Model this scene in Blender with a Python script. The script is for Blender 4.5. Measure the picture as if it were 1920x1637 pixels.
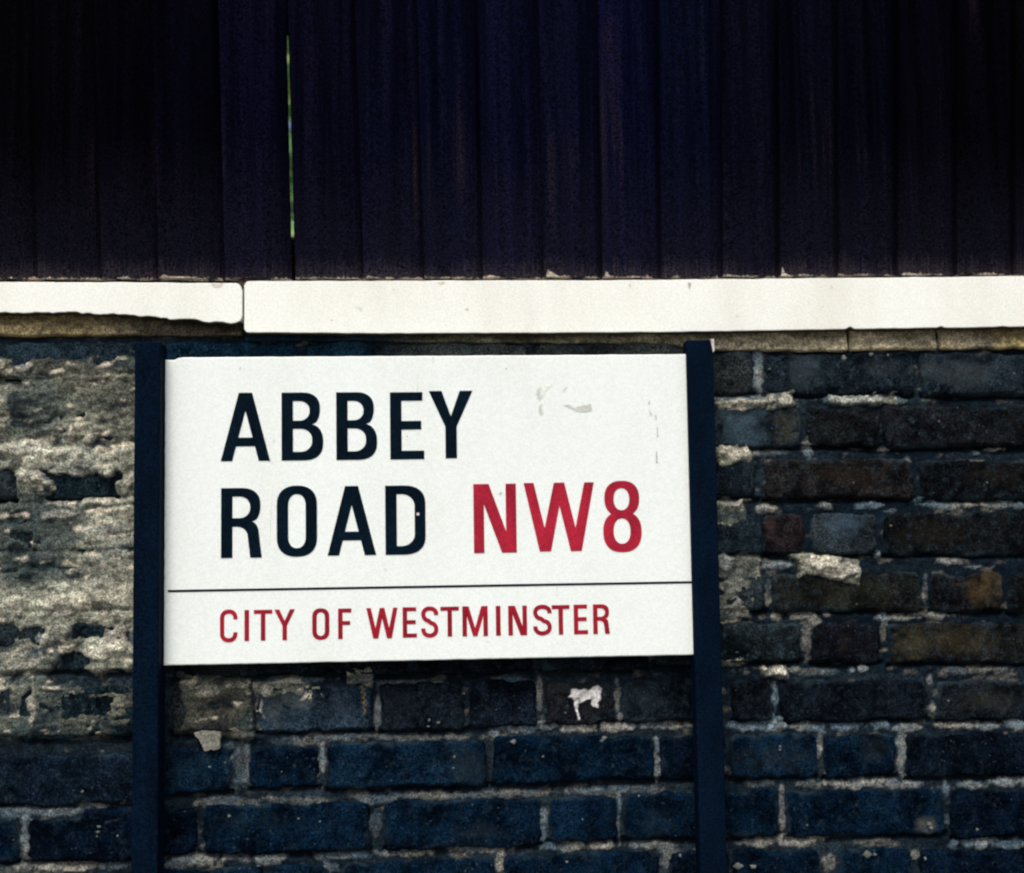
import bpy, bmesh, math, random
import numpy as np
from mathutils import Matrix, Vector

for o in list(bpy.data.objects):
    bpy.data.objects.remove(o)
SC = bpy.context.scene
COL = SC.collection

# ------------------------------------------------------------------ camera
F_PX, PW, PH = 2600.0, 1920.0, 1637.0
YAW, PITCH, ROLL = 0.06441408, 0.08067686, -0.01528191
CAM = np.array([0.0, -2.045, 1.55])          # wall face is the plane y = 0
def cam_basis():
    cy, sy, cp, sp = math.cos(YAW), math.sin(YAW), math.cos(PITCH), math.sin(PITCH)
    fw = np.array([sy*cp, cy*cp, sp]); rt = np.array([cy, -sy, 0.0]); up = np.cross(rt, fw)
    c, s = math.cos(ROLL), math.sin(ROLL)
    return c*rt + s*up, -s*rt + c*up, fw
RT, UP, FW = cam_basis()
cd = bpy.data.cameras.new('camera')
cam = bpy.data.objects.new('camera', cd); COL.objects.link(cam)
cd.sensor_width = 36.0; cd.lens = F_PX/PW*36.0
cd.clip_start = 0.05; cd.clip_end = 2000
cam.matrix_world = Matrix(((RT[0], UP[0], -FW[0], CAM[0]), (RT[1], UP[1], -FW[1], CAM[1]),
                           (RT[2], UP[2], -FW[2], CAM[2]), (0, 0, 0, 1)))
cd.dof.use_dof = True; cd.dof.focus_distance = 1.90; cd.dof.aperture_fstop = 3.4
SC.camera = cam
SC.render.resolution_x, SC.render.resolution_y = 1024, 873

# ------------------------------------------------------------------ sky, sun, exposure
SUN_EL, SUN_AZ = math.radians(54), math.radians(-16)   # azimuth of the light as seen from the wall, from -Y towards +X
w = bpy.data.worlds.new('World'); SC.world = w; w.use_nodes = True
nt = w.node_tree
sky = nt.nodes.new('ShaderNodeTexSky'); sky.sky_type = 'NISHITA'; sky.sun_disc = False
sky.sun_elevation = SUN_EL; sky.sun_rotation = math.pi - SUN_AZ
sky.air_density = 1.0; sky.dust_density = 4.0; sky.ozone_density = 1.0
nt.nodes['Background'].inputs[1].default_value = 0.11
nt.links.new(sky.outputs[0], nt.nodes['Background'].inputs[0])
sl = bpy.data.lights.new('sun', 'SUN'); sl.energy = 1.5; sl.angle = math.radians(22); sl.color = (1.0, 0.97, 0.91)
sun = bpy.data.objects.new('sun', sl); COL.objects.link(sun)
ldir = Vector((math.sin(SUN_AZ)*math.cos(SUN_EL), -math.cos(SUN_AZ)*math.cos(SUN_EL), math.sin(SUN_EL)))
sun.rotation_euler = ldir.to_track_quat('Z', 'Y').to_euler(); sun.location = (0, -6, 8)
SC.view_settings.view_transform = 'Standard'; SC.view_settings.look = 'None'
SC.view_settings.gamma = 1.0; SC.view_settings.use_curve_mapping = False
SC.view_settings.exposure = 0.41
SC.render.engine = 'CYCLES'
SC.cycles.pixel_filter_type = 'BLACKMAN_HARRIS'; SC.cycles.filter_width = 2.2

# ------------------------------------------------------------------ helpers
def at(x, y, Y=0.0):
    """photo pixel -> (X, Z) on the vertical plane y = Y"""
    d = FW + RT*(x-PW/2)/F_PX - UP*(y-PH/2)/F_PX
    d = d*(Y-CAM[1])/d[1]
    return d[0]+CAM[0], d[2]+CAM[2]
def px_of(X, Z, Y=0.0):
    dx, dy, dz = X-CAM[0], Y-CAM[1], Z-CAM[2]
    q = dx*FW[0]+dy*FW[1]+dz*FW[2]
    return (PW/2+F_PX*(dx*RT[0]+dy*RT[1]+dz*RT[2])/q, PH/2-F_PX*(dx*UP[0]+dy*UP[1]+dz*UP[2])/q)
def lin(c):
    c = c/255.0
    return c/12.92 if c <= 0.04045 else ((c+0.055)/1.055)**2.4
WHITE = 1.16
def alb(r, g, b, k=1.0):
    return tuple(min(0.85, max(0.0008, lin(v)/WHITE*k)) for v in (r, g, b))

def _hash(ix, iy, seed):
    h = (ix.astype(np.int64)*374761393 + iy.astype(np.int64)*668265263 + seed*974634777) & 0xffffffff
    h = ((h ^ (h >> 13))*1274126177) & 0xffffffff
    h = ((h ^ (h >> 16))*2246822519) & 0xffffffff
    return ((h ^ (h >> 15)) & 0xffffff)/float(0xffffff)
def vnoise(x, y, seed=0):
    x = np.asarray(x, float); y = np.asarray(y, float)
    ix = np.floor(x).astype(np.int64); iy = np.floor(y).astype(np.int64)
    fx = x-ix; fy = y-iy
    fx = fx*fx*fx*(fx*(fx*6-15)+10); fy = fy*fy*fy*(fy*(fy*6-15)+10)
    a = _hash(ix, iy, seed); b = _hash(ix+1, iy, seed); c = _hash(ix, iy+1, seed); d = _hash(ix+1, iy+1, seed)
    return (a*(1-fx)+b*fx)*(1-fy)+(c*(1-fx)+d*fx)*fy
def fbm(x, y, seed=0, octv=4, gain=0.5):
    s = 0.0; a = 1.0; t = 0.0
    for k in range(octv):
        s = s + a*(vnoise(x*2**k+17.3*k, y*2**k-9.1*k, seed+k*31)*2-1); t += a; a *= gain
    return s/t
def sstep(a, b, x):
    t = np.clip((x-a)/(b-a), 0, 1); return t*t*(3-2*t)

def link(name, me, mat=None, parent=None, loc=None):
    o = bpy.data.objects.new(name, me); COL.objects.link(o)
    if mat: me.materials.clear(); me.materials.append(mat)
    if parent: o.parent = parent
    if loc is not None: o.location = loc
    return o
def grid_mesh(name, P, close=False):
    """P: (nz, nx, 3) array -> grid mesh facing -Y, x to the right and z up"""
    nz, nx = P.shape[:2]
    me = bpy.data.meshes.new(name)
    idx = np.arange(nz*nx).reshape(nz, nx)
    q = np.stack([idx[:-1, :-1], idx[:-1, 1:], idx[1:, 1:], idx[1:, :-1]], -1).reshape(-1, 4)
    me.vertices.add(nz*nx); me.vertices.foreach_set('co', P.reshape(-1).astype(np.float32))
    me.loops.add(q.size); me.loops.foreach_set('vertex_index', q.reshape(-1).astype(np.int32))
    me.polygons.add(len(q)); me.polygons.foreach_set('loop_start', np.arange(0, q.size, 4, dtype=np.int32))
    me.polygons.foreach_set('loop_total', np.full(len(q), 4, np.int32))
    me.polygons.foreach_set('use_smooth', np.ones(len(q), bool))
    me.update(); me.validate()
    return me
def set_col(me, C):
    a = me.color_attributes.new('tone', 'FLOAT_COLOR', 'POINT')
    C4 = np.ones((C.shape[0], 4), np.float32); C4[:, :3] = C
    a.data.foreach_set('color', C4.reshape(-1))
def box_bm(bm, x0, x1, y0, y1, z0, z1):
    vs = [bm.verts.new(p) for p in ((x0,y0,z0),(x1,y0,z0),(x1,y1,z0),(x0,y1,z0),(x0,y0,z1),(x1,y0,z1),(x1,y1,z1),(x0,y1,z1))]
    for f in ((0,1,5,4),(1,2,6,5),(2,3,7,6),(3,0,4,7),(4,5,6,7),(3,2,1,0)):
        bm.faces.new([vs[i] for i in f])
    return vs
def bm_obj(name, bm, mat, parent=None, bevel=0.0, seg=2, smooth=False):
    if bevel:
        bmesh.ops.bevel(bm, geom=list(bm.edges), offset=bevel, segments=seg, affect='EDGES', profile=0.5)
    bmesh.ops.recalc_face_normals(bm, faces=list(bm.faces))
    me = bpy.data.meshes.new(name); bm.to_mesh(me); bm.free()
    if smooth:
        for p in me.polygons: p.use_smooth = True
    return link(name, me, mat, parent)
def empty(name, loc, label, cat, group=None):
    o = bpy.data.objects.new(name, None); COL.objects.link(o); o.location = loc
    o.empty_display_size = 0.1
    o['label'] = label; o['category'] = cat
    if group: o['group'] = group
    return o
def own(o, root):                       # parent while keeping world coordinates
    o.parent = root
    o.location = Vector(o.location) - Vector(root.location)
    return o
def fill_mesh(name, polys, thick):
    """closed 2-D polygons (outer and holes, x/z) -> solid slab centred on y = 0"""
    cu = bpy.data.curves.new(name, 'CURVE'); cu.dimensions = '2D'; cu.fill_mode = 'BOTH'; cu.extrude = thick/2
    for pl in polys:
        s = cu.splines.new('POLY'); s.points.add(len(pl)-1); s.use_cyclic_u = True
        for k, (x, z) in enumerate(pl): s.points[k].co = (x, z, 0, 1)
    t = bpy.data.objects.new('tmp', cu); COL.objects.link(t)
    me = bpy.data.meshes.new_from_object(t.evaluated_get(bpy.context.evaluated_depsgraph_get()))
    bpy.data.objects.remove(t); bpy.data.curves.remove(cu)
    me.transform(Matrix.Rotation(math.pi/2, 4, 'X'))
    me.name = name
    return me

# ------------------------------------------------------------------ materials
def nodes(name):
    m = bpy.data.materials.new(name); m.use_nodes = True
    t = m.node_tree; b = t.nodes['Principled BSDF']
    return m, t, b
def N(t, typ, **kw):
    n = t.nodes.new(typ)
    for k, v in kw.items():
        if k in ('operation', 'blend_type', 'data_type', 'attribute_name', 'interpolation_type', 'clamp'): setattr(n, k, v)
        else: n.inputs[k].default_value = v
    return n
def mixc(t, fac, a, b, mode='MIX'):
    n = t.nodes.new('ShaderNodeMix'); n.data_type = 'RGBA'; n.blend_type = mode
    for sock, v in ((n.inputs[0], fac), (n.inputs[6], a), (n.inputs[7], b)):
        if hasattr(v, 'is_linked') or hasattr(v, 'node'): t.links.new(v, sock)
        elif isinstance(v, (tuple, list)): sock.default_value = (*v[:3], 1)
        else: sock.default_value = v
    return n.outputs[2]
def rng(t, src, a, b, c=0.0, d=1.0):
    n = t.nodes.new('ShaderNodeMapRange'); n.inputs[1].default_value = a; n.inputs[2].default_value = b
    n.inputs[3].default_value = c; n.inputs[4].default_value = d; n.interpolation_type = 'SMOOTHSTEP'
    t.links.new(src, n.inputs[0]); return n.outputs[0]
def noise(t, vec, scale, detail=3.0, rough=0.55):
    n = t.nodes.new('ShaderNodeTexNoise'); n.inputs['Scale'].default_value = scale
    n.inputs['Detail'].default_value = detail; n.inputs['Roughness'].default_value = rough
    t.links.new(vec, n.inputs['Vector']); return n
def mapping(t, vec, scale):
    n = t.nodes.new('ShaderNodeMapping'); n.inputs['Scale'].default_value = scale
    t.links.new(vec, n.inputs['Vector']); return n.outputs[0]
def bump(t, b, src, strength, dist):
    n = t.nodes.new('ShaderNodeBump'); n.inputs['Strength'].default_value = strength; n.inputs['Distance'].default_value = dist
    t.links.new(src, n.inputs['Height']); t.links.new(n.outputs[0], b.inputs['Normal'])
def world_vec(t):
    g = t.nodes.new('ShaderNodeNewGeometry'); return g.outputs['Position']
def film_grain(t, vec, col, scale, lo, hi, tint=0.35):
    """imitated film grain put into the surface colour: multiplies a colour by a grainy value, a little coloured"""
    n = noise(t, vec, scale*0.66, 2.0, 0.7)
    v = rng(t, n.outputs[0], 0.30, 0.70, lo, hi)
    c2 = mixc(t, tint, (1, 1, 1), n.outputs[1], 'MIX')
    a = mixc(t, 1.0, col, v, 'MULTIPLY')
    sc = mixc(t, 1.0, c2, (1.22, 1.22, 1.22), 'MULTIPLY')
    return mixc(t, 1.0, a, sc, 'MULTIPLY')

def m_brick():
    m, t, b = nodes('sooty_brick')
    P = world_vec(t); oi = t.nodes.new('ShaderNodeObjectInfo')
    base = oi.outputs['Color']
    n1 = noise(t, P, 22, 4, 0.6); n2 = noise(t, P, 75, 4, 0.65)
    dark = mixc(t, 1.0, base, (0.30, 0.32, 0.36), 'MULTIPLY')
    lite = mixc(t, 1.0, base, (1.75, 1.7, 1.6), 'MULTIPLY')
    c = mixc(t, rng(t, n1.outputs[0], 0.34, 0.68), dark, lite)
    # dusty film left by lime and weather
    mul = t.nodes.new('ShaderNodeMath'); mul.operation = 'MULTIPLY'
    t.links.new(rng(t, n2.outputs[0], 0.46, 0.76), mul.inputs[0]); t.links.new(oi.outputs['Alpha'], mul.inputs[1])
    c = mixc(t, mul.outputs[0], c, alb(60, 80, 90))
    n4 = noise(t, P, 190, 2, 0.6)
    mul2 = t.nodes.new('ShaderNodeMath'); mul2.operation = 'MULTIPLY'; mul2.inputs[1].default_value = 0.5
    t.links.new(rng(t, n4.outputs[0], 0.66, 0.75), mul2.inputs[0])
    c = mixc(t, mul2.outputs[0], c, alb(76, 98, 112))
    ta = t.nodes.new('ShaderNodeAttribute'); ta.attribute_name = 'tone'
    c = film_grain(t, P, c, 620, 0.15, 2.0, 0.8)
    c = mixc(t, ta.outputs['Alpha'], c, ta.outputs['Color'])
    c = film_grain(t, P, c, 470, 0.7, 1.3, 0.25)
    t.links.new(c, b.inputs['Base Color'])
    b.inputs['Roughness'].default_value = 0.95; b.inputs['Specular IOR Level'].default_value = 0.015
    n3 = noise(t, P, 260, 5, 0.7); bump(t, b, n3.outputs[0], 0.55, 0.0022)
    return m
def m_mortar(name='weathered_mortar'):
    m, t, b = nodes(name)
    P = world_vec(t); a = t.nodes.new('ShaderNodeAttribute'); a.attribute_name = 'tone'
    n1 = noise(t, P, 120, 4, 0.65)
    c = mixc(t, 1.0, a.outputs[0], rng(t, n1.outputs[0], 0.3, 0.7, 0.55, 1.45), 'MULTIPLY')
    c = film_grain(t, P, c, 600, 0.35, 1.8, 0.45)
    t.links.new(c, b.inputs['Base Color'])
    b.inputs['Roughness'].default_value = 0.95; b.inputs['Specular IOR Level'].default_value = 0.08
    n3 = noise(t, P, 300, 5, 0.75); bump(t, b, n3.outputs[0], 0.45, 0.0022)
    return m
def m_plank():
    m, t, b = nodes('dark_stained_board')
    tc = t.nodes.new('ShaderNodeTexCoord'); oi = t.nodes.new('ShaderNodeObjectInfo')
    P = world_vec(t)
    g1 = noise(t, mapping(t, P, (60, 60, 1.6)), 1.0, 4, 0.6)
    g2 = noise(t, mapping(t, P, (330, 330, 7)), 1.0, 3, 0.6)
    pa = noise(t, mapping(t, P, (9, 9, 4)), 1.0, 3, 0.55)
    base = oi.outputs['Color']
    c = mixc(t, rng(t, g1.outputs[0], 0.3, 0.7), mixc(t, 1.0, base, (0.35, 0.42, 0.55), 'MULTIPLY'), mixc(t, 1.0, base, (1.9, 1.75, 1.7), 'MULTIPLY'))
    # reddish worn streaks of bare wood
    f = t.nodes.new('ShaderNodeMath'); f.operation = 'MULTIPLY'
    t.links.new(rng(t, g1.outputs[0], 0.50, 0.80), f.inputs[0]); t.links.new(rng(t, pa.outputs[0], 0.47, 0.70, 0, 0.6), f.inputs[1])
    c = mixc(t, f.outputs[0], c, alb(50, 36, 38))
    # weathered, splash-marked foot of the board, plus a painted light gradient: object z counts up from the lower end
    sx = t.nodes.new('ShaderNodeSeparateXYZ'); t.links.new(tc.outputs['Object'], sx.inputs[0])
    h = t.nodes.new('ShaderNodeMath'); h.operation = 'MULTIPLY_ADD'; h.inputs[1].default_value = 0.06; h.inputs[2].default_value = -0.045
    t.links.new(g2.outputs[0], h.inputs[0])
    h2 = t.nodes.new('ShaderNodeMath'); h2.operation = 'MULTIPLY_ADD'; h2.inputs[1].default_value = 0.075
    t.links.new(pa.outputs[0], h2.inputs[0]); t.links.new(h.outputs[0], h2.inputs[2])
    d = t.nodes.new('ShaderNodeMath'); d.operation = 'SUBTRACT'; t.links.new(h2.outputs[0], d.inputs[0]); t.links.new(sx.outputs[2], d.inputs[1])
    c = mixc(t, rng(t, d.outputs[0], -0.012, 0.035, 0, 0.75), c, alb(66, 60, 62))
    c = mixc(t, rng(t, d.outputs[0], -0.22, 0.03, 0, 0.42), c, alb(29, 29, 42))  # broad lift towards the foot: stronger light there put into the colour
    e = t.nodes.new('ShaderNodeMath'); e.operation = 'MULTIPLY_ADD'; e.inputs[1].default_value = 0.020; e.inputs[2].default_value = -0.0092
    pb = noise(t, mapping(t, P, (48, 48, 30)), 1.0, 4, 0.7); t.links.new(pb.outputs[0], e.inputs[0])
    e2 = t.nodes.new('ShaderNodeMath'); e2.operation = 'SUBTRACT'; t.links.new(e.outputs[0], e2.inputs[0]); t.links.new(sx.outputs[2], e2.inputs[1])
    c = mixc(t, rng(t, e2.outputs[0], -0.0005, 0.0025, 0, 0.8), c, alb(178, 168, 150))
    c = film_grain(t, P, c, 620, 0.1, 2.2, 0.75)
    t.links.new(c, b.inputs['Base Color'])
    b.inputs['Roughness'].default_value = 0.9; b.inputs['Specular IOR Level'].default_value = 0.012
    bump(t, b, g2.outputs[0], 0.4, 0.0012)
    return m
def m_white(name, rgb, stain, sp, rough, coat=False):
    m, t, b = nodes(name)
    P = world_vec(t)
    n1 = noise(t, mapping(t, P, (9, 9, 3.0)), 1.0, 4, 0.6); n2 = noise(t, P, 60, 3, 0.6); n3 = noise(t, mapping(t, P, (38, 38, 45)), 1.0, 4, 0.6)
    c = mixc(t, rng(t, n1.outputs[0], 0.40, 0.80, 0, 0.55), rgb, stain)
    c = mixc(t, rng(t, n2.outputs[0], 0.70, 0.80, 0, 0.30), c, tuple(v*0.6 for v in stain))
    c = mixc(t, rng(t, n3.outputs[0], 0.685, 0.76, 0, 0.45), c, tuple(v*0.55 for v in stain))
    c = film_grain(t, P, c, 560, 1-sp, 1+sp, 0.06)
    t.links.new(c, b.inputs['Base Color'])
    b.inputs['Roughness'].default_value = rough; b.inputs['Specular IOR Level'].default_value = 0.25
    bump(t, b, n2.outputs[0], 0.08, 0.001)
    return m
def m_paint(name, rgb, rough=0.5, spec=0.15, sp=0.5, tint=0.4, scale=620, wear=None):
    m, t, b = nodes(name)
    P = world_vec(t)
    n1 = noise(t, mapping(t, P, (30, 30, 9)), 1.0, 4, 0.6)
    c = mixc(t, rng(t, n1.outputs[0], 0.3, 0.7), tuple(v*0.75 for v in rgb), tuple(v*1.25 for v in rgb))
    if wear:
        n2 = noise(t, P, 55, 4, 0.7); c = mixc(t, rng(t, n2.outputs[0], 0.62, 0.72, 0, 0.6), c, wear)
    c = film_grain(t, P, c, scale, 1-sp, 1+sp, tint)
    t.links.new(c, b.inputs['Base Color'])
    b.inputs['Roughness'].default_value = rough; b.inputs['Specular IOR Level'].default_value = spec
    bump(t, b, n1.outputs[0], 0.1, 0.001)
    return m
def m_leaf():
    m, t, b = nodes('leaf_green')
    oi = world_vec(t); n = noise(t, oi, 9, 3, 0.6)
    c = mixc(t, rng(t, n.outputs[0], 0.35, 0.65), (0.10, 0.34, 0.14), (0.42, 0.52, 0.14))
    t.links.new(c, b.inputs['Base Color']); b.inputs['Roughness'].default_value = 0.5
    b.inputs['Subsurface Weight'].default_value = 0.0
    return m
def m_ground(name, a, bcol, sc):
    m, t, b = nodes(name)
    P = world_vec(t); n = noise(t, P, sc, 5, 0.6)
    c = mixc(t, n.outputs[0], a, bcol); t.links.new(c, b.inputs['Base Color']); b.inputs['Roughness'].default_value = 0.9
    n2 = noise(t, P, 90, 4, 0.7); bump(t, b, n2.outputs[0], 0.3, 0.003)
    return m

M_BRICK, M_MORTAR, M_PLANK, M_LEAF = m_brick(), m_mortar(), m_plank(), m_leaf()
M_COPE = m_white('white_masonry_paint', (0.77, 0.785, 0.725), (0.62, 0.61, 0.52), 0.08, 0.75)
M_SIGN = m_white('white_enamel', (0.735, 0.785, 0.75), (0.67, 0.70, 0.65), 0.06, 0.35)
M_POST = m_paint('navy_post_paint', alb(6, 21, 38), 0.7, 0.02, 0.6, 0.5, 620, alb(24, 30, 44))
M_INK = m_paint('blue_black_enamel', alb(6, 24, 37), 0.5, 0.03, 0.55, 0.45)
M_RED = m_paint('crimson_enamel', alb(168, 32, 54), 0.5, 0.12, 0.22, 0.25)
M_DRED = m_paint('dark_crimson_enamel', alb(156, 24, 44), 0.5, 0.12, 0.22, 0.25)
M_RESIDUE = m_paint('glue_residue', (0.60, 0.62, 0.565), 0.8, 0.1, 0.16, 0.05, 500)
M_SCUFF = m_paint('grey_scuff', (0.52, 0.53, 0.50), 0.8, 0.1, 0.2, 0.05, 300)
M_CHIP = m_paint('white_paint_splash', alb(205, 200, 196), 0.8, 0.1, 0.25, 0.1, 400)
M_SPL = m_paint('old_paint_splash', alb(158, 150, 134), 0.9, 0.03, 0.6, 0.2, 380)
M_RAW = m_paint('raw_dark_stone', alb(70, 64, 52), 0.95, 0.02, 0.5, 0.2)
M_YEL = m_paint('ochre_chalk', alb(175, 135, 52), 0.9, 0.05, 0.5, 0.3, 350)
M_BARK = m_paint('bark', (0.05, 0.04, 0.03), 0.9, 0.1)
M_PAVE = m_ground('paving', (0.20, 0.19, 0.18), (0.30, 0.29, 0.27), 3.0)
M_ROAD = m_ground('asphalt', (0.04, 0.04, 0.042), (0.065, 0.065, 0.065), 6.0)
M_EARTH = m_ground('earth', (0.07, 0.06, 0.04), (0.10, 0.10, 0.05), 2.0)

# ------------------------------------------------------------------ ground (below the frame)
def sheet(name, x0, x1, y0, y1, z, mat):
    bm = bmesh.new(); bm.faces.new([bm.verts.new(p) for p in ((x0,y0,z),(x1,y0,z),(x1,y1,z),(x0,y1,z))])
    o = bm_obj(name, bm, mat); o['kind'] = 'structure'; return o
sheet('ground', -400, 400, -400, 400, -0.13, M_EARTH)
sheet('road', -300, 300, -10.5, -3.2, -0.12, M_ROAD)
bm = bmesh.new(); box_bm(bm, -30, 30, -3.2, 0.0, -0.16, 0.0)
o = bm_obj('pavement', bm, M_PAVE); o['kind'] = 'structure'

# ------------------------------------------------------------------ brick wall
WALL = empty('brick_wall', (0, 0.12, 0), 'old sooty brick wall with white coping, cement smears and dark fence on top', 'wall')

# every brick one can pick out: x0, x1, y-top, y-bottom (photo pixels), colour, dustiness
B = []
NAVY, NAVY2, INKY, BLUE, BROWN, UMBER, RED, GREY = ((7,27,46), (11,32,51), (6,19,35), (44,60,72), (27,26,25), (34,31,26), (38,33,36), (40,46,48))
def row(y0, y1, items):
    for it in items:
        x0, x1, c = it[:3]; d = it[3] if len(it) > 3 else 0.25
        dy = it[4] if len(it) > 4 else 0
        B.append((x0, x1, y0+dy, y1+dy, c, d))
# right of the sign
row(661, 740, [(1240,1411,GREY,.35), (1435,1712,(24,34,42),.5), (1729,1990,(38,50,60),.5)])
row(760, 838, [(1225,1500,(36,48,56),.55), (1509,1651,(24,27,30),.3), (1658,1960,(24,27,31),.35)])
row(862, 936, [(1250,1421,(28,38,46),.5), (1434,1712,(31,31,32),.35), (1726,2010,(15,18,22),.35)])
row(962, 1040, [(1230,1430,(28,40,48),.5), (1434,1506,RED,.2), (1521,1644,(42,51,56),.55), (1658,1965,(20,23,26),.3)])
row(1076, 1146, [(1260,1436,(44,52,56),.7), (1451,1730,(28,31,30),.3), (1747,1881,(22,24,27),.3), (1893,2080,(14,15,18),.2)])
row(1168, 1243, [(1230,1501,(28,36,40),.6), (1526,1652,(18,20,27),.2), (1668,1985,(30,32,32),.4)])
row(1274, 1352, [(1372,1447,(17,22,30),.2), (1464,1742,(16,23,32),.2), (1760,2030,(22,28,34),.3)])
row(1376, 1457, [(1372,1530,NAVY2,.2), (1546,1681,NAVY,.2), (1701,1975,(11,21,34),.15)])
row(1481, 1568, [(1330,1458,NAVY,.15), (1474,1771,NAVY,.2), (1787,2050,INKY,.15)])
row(1592, 1672, [(1378,1536,NAVY,.2), (1572,1712,NAVY,.2), (1726,2000,INKY,.15)])
row(1694, 1775, [(1330,1452,NAVY,.15), (1470,1760,NAVY,.2), (1778,2050,INKY,.15)])
# under the sign
B += [(322,470,1292,1374,(48,54,54),.9), (482,696,1284,1371,(34,50,64),.6), (714,871,1281,1370,(22,30,40),.3), (881,1007,1277,1364,(20,28,40),.25),
      (1022,1152,1277,1358,(28,31,36),.3), (1168,1350,1274,1353,(20,29,38),.25)]
B += [(305,434,1404,1486,NAVY2,.35), (468,598,1398,1479,NAVY,.2), (614,911,1391,1477,NAVY2,.25), (926,1226,1382,1467,NAVY,.2), (1240,1358,1377,1460,INKY,.15)]
B += [(150,368,1516,1604,INKY,.2), (380,692,1508,1600,NAVY,.2), (722,1012,1502,1590,NAVY,.2), (1030,1156,1493,1577,NAVY,.15), (1170,1318,1488,1572,NAVY,.15)]
B += [(240,395,1634,1712,NAVY,.4), (404,498,1626,1710,NAVY2,.45), (508,618,1622,1708,NAVY2,.35), (636,930,1612,1698,NAVY,.25), (948,1236,1602,1690,NAVY,.2), (1252,1366,1596,1680,INKY,.2)]
B += [(150,345,1732,1815,NAVY,.2), (360,655,1726,1810,NAVY,.2), (672,960,1718,1800,NAVY,.2), (976,1260,1708,1790,NAVY,.2)]
# strip between coping and sign, and behind the sign's edge
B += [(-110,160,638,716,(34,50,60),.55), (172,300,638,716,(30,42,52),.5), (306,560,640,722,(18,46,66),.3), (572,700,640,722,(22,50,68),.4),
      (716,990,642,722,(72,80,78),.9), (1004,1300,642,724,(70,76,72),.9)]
B += [(480,760,1184,1266,(20,28,36),.4), (776,1000,1180,1262,(18,26,36),.3), (1015,1215,1176,1256,(20,28,36),.3), (320,466,1190,1274,(32,40,44),.6)]
# left of the sign, mostly under old cement
LC = [(740,826,(-60,100),(112,255)), (846,936,(-140,60),(72,300)), (956,1036,(-60,120),(134,290)), (1060,1146,(-150,40),(52,300)),
      (1170,1262,(-60,118),(130,290)), (1290,1384,(-150,20),(34,290))]
for y0, y1, a, b_ in LC:
    B.append((a[0], a[1], y0, y1, (36,46,50), .75)); B.append((b_[0], b_[1], y0-2, y1-2, (24,40,46), .55))
B += [(-110,284,1418,1510,(14,26,40),.35), (-200,30,1536,1620,NAVY,.2), (50,262,1532,1616,INKY,.2), (-120,110,1644,1726,NAVY,.3), (126,226,1640,1722,NAVY,.3)]

def inside(PX, PY, poly):
    r = np.zeros(PX.shape, bool); n = len(poly)
    for i in range(n):
        (ax, ay), (bx, by) = poly[i], poly[(i+1) % n]
        if ay == by: continue
        r ^= ((ay > PY) != (by > PY)) & (PX < (bx-ax)*(PY-ay)/(by-ay)+ax)
    return r
SPLAT = [(1071,1289),(1080,1287),(1090,1291),(1098,1288),(1106,1293),(1114,1287),(1124,1286),(1131,1291),(1128,1301),(1126,1311),(1121,1316),(1122,1326),(1113,1327),(1108,1320),(1110,1312),(1102,1311),(1094,1316),(1088,1318),(1086,1330),(1087,1348),(1083,1351),(1082,1338),(1079,1322),(1080,1311),(1073,1306),(1066,1308),(1072,1300)]
ZIG = [[(676+4*(q % 2), 1286+q*5.0), (682+4*(q % 2), 1285+q*5.0), (684+3*(q % 2), 1290+q*5.0), (677+4*(q % 2), 1290.5+q*5.0)] for q in range(11)]
PAINT = {1022: ([SPLAT], (246,242,238), 1.0), 482: (ZIG, (150,122,60), 0.7)}
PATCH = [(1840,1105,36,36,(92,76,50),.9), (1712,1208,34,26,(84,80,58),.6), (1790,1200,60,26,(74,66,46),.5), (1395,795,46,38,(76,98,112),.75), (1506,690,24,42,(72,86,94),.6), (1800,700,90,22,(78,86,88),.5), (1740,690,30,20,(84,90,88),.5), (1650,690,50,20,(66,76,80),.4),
         (1578,985,36,24,(76,98,116),.7), (560,1310,30,22,(112,128,132),.6), (510,1330,20,30,(100,112,112),.5), (640,1330,30,40,(60,72,84),.4), (1380,1210,30,26,(4,10,18),1.4), (1448,985,14,32,(70,52,50),.5), (1085,1290,50,18,(66,70,68),.5), (1600,890,60,20,(58,46,34),.4), (1750,1000,60,24,(40,36,26),.5), (1860,890,50,20,(40,36,28),.5), (1600,1110,80,26,(46,44,32),.4), (1470,800,24,40,(82,76,52),.5), (1580,1210,20,20,(46,38,36),.5), (1850,1310,60,24,(62,60,52),.5), (1450,1420,60,24,(52,60,62),.4), (1640,1410,30,24,(50,56,56),.35), (870,1440,40,30,(50,66,74),.45), (470,1540,80,24,(40,58,70),.3), (900,1560,60,24,(52,66,76),.3), (1230,1540,40,30,(40,54,64),.3), (1740,1545,14,14,(110,112,104),.6), (340,1440,40,20,(40,58,72),.4), (750,1310,30,30,(46,52,60),.4), (1215,1310,30,24,(58,70,76),.4)]
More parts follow.
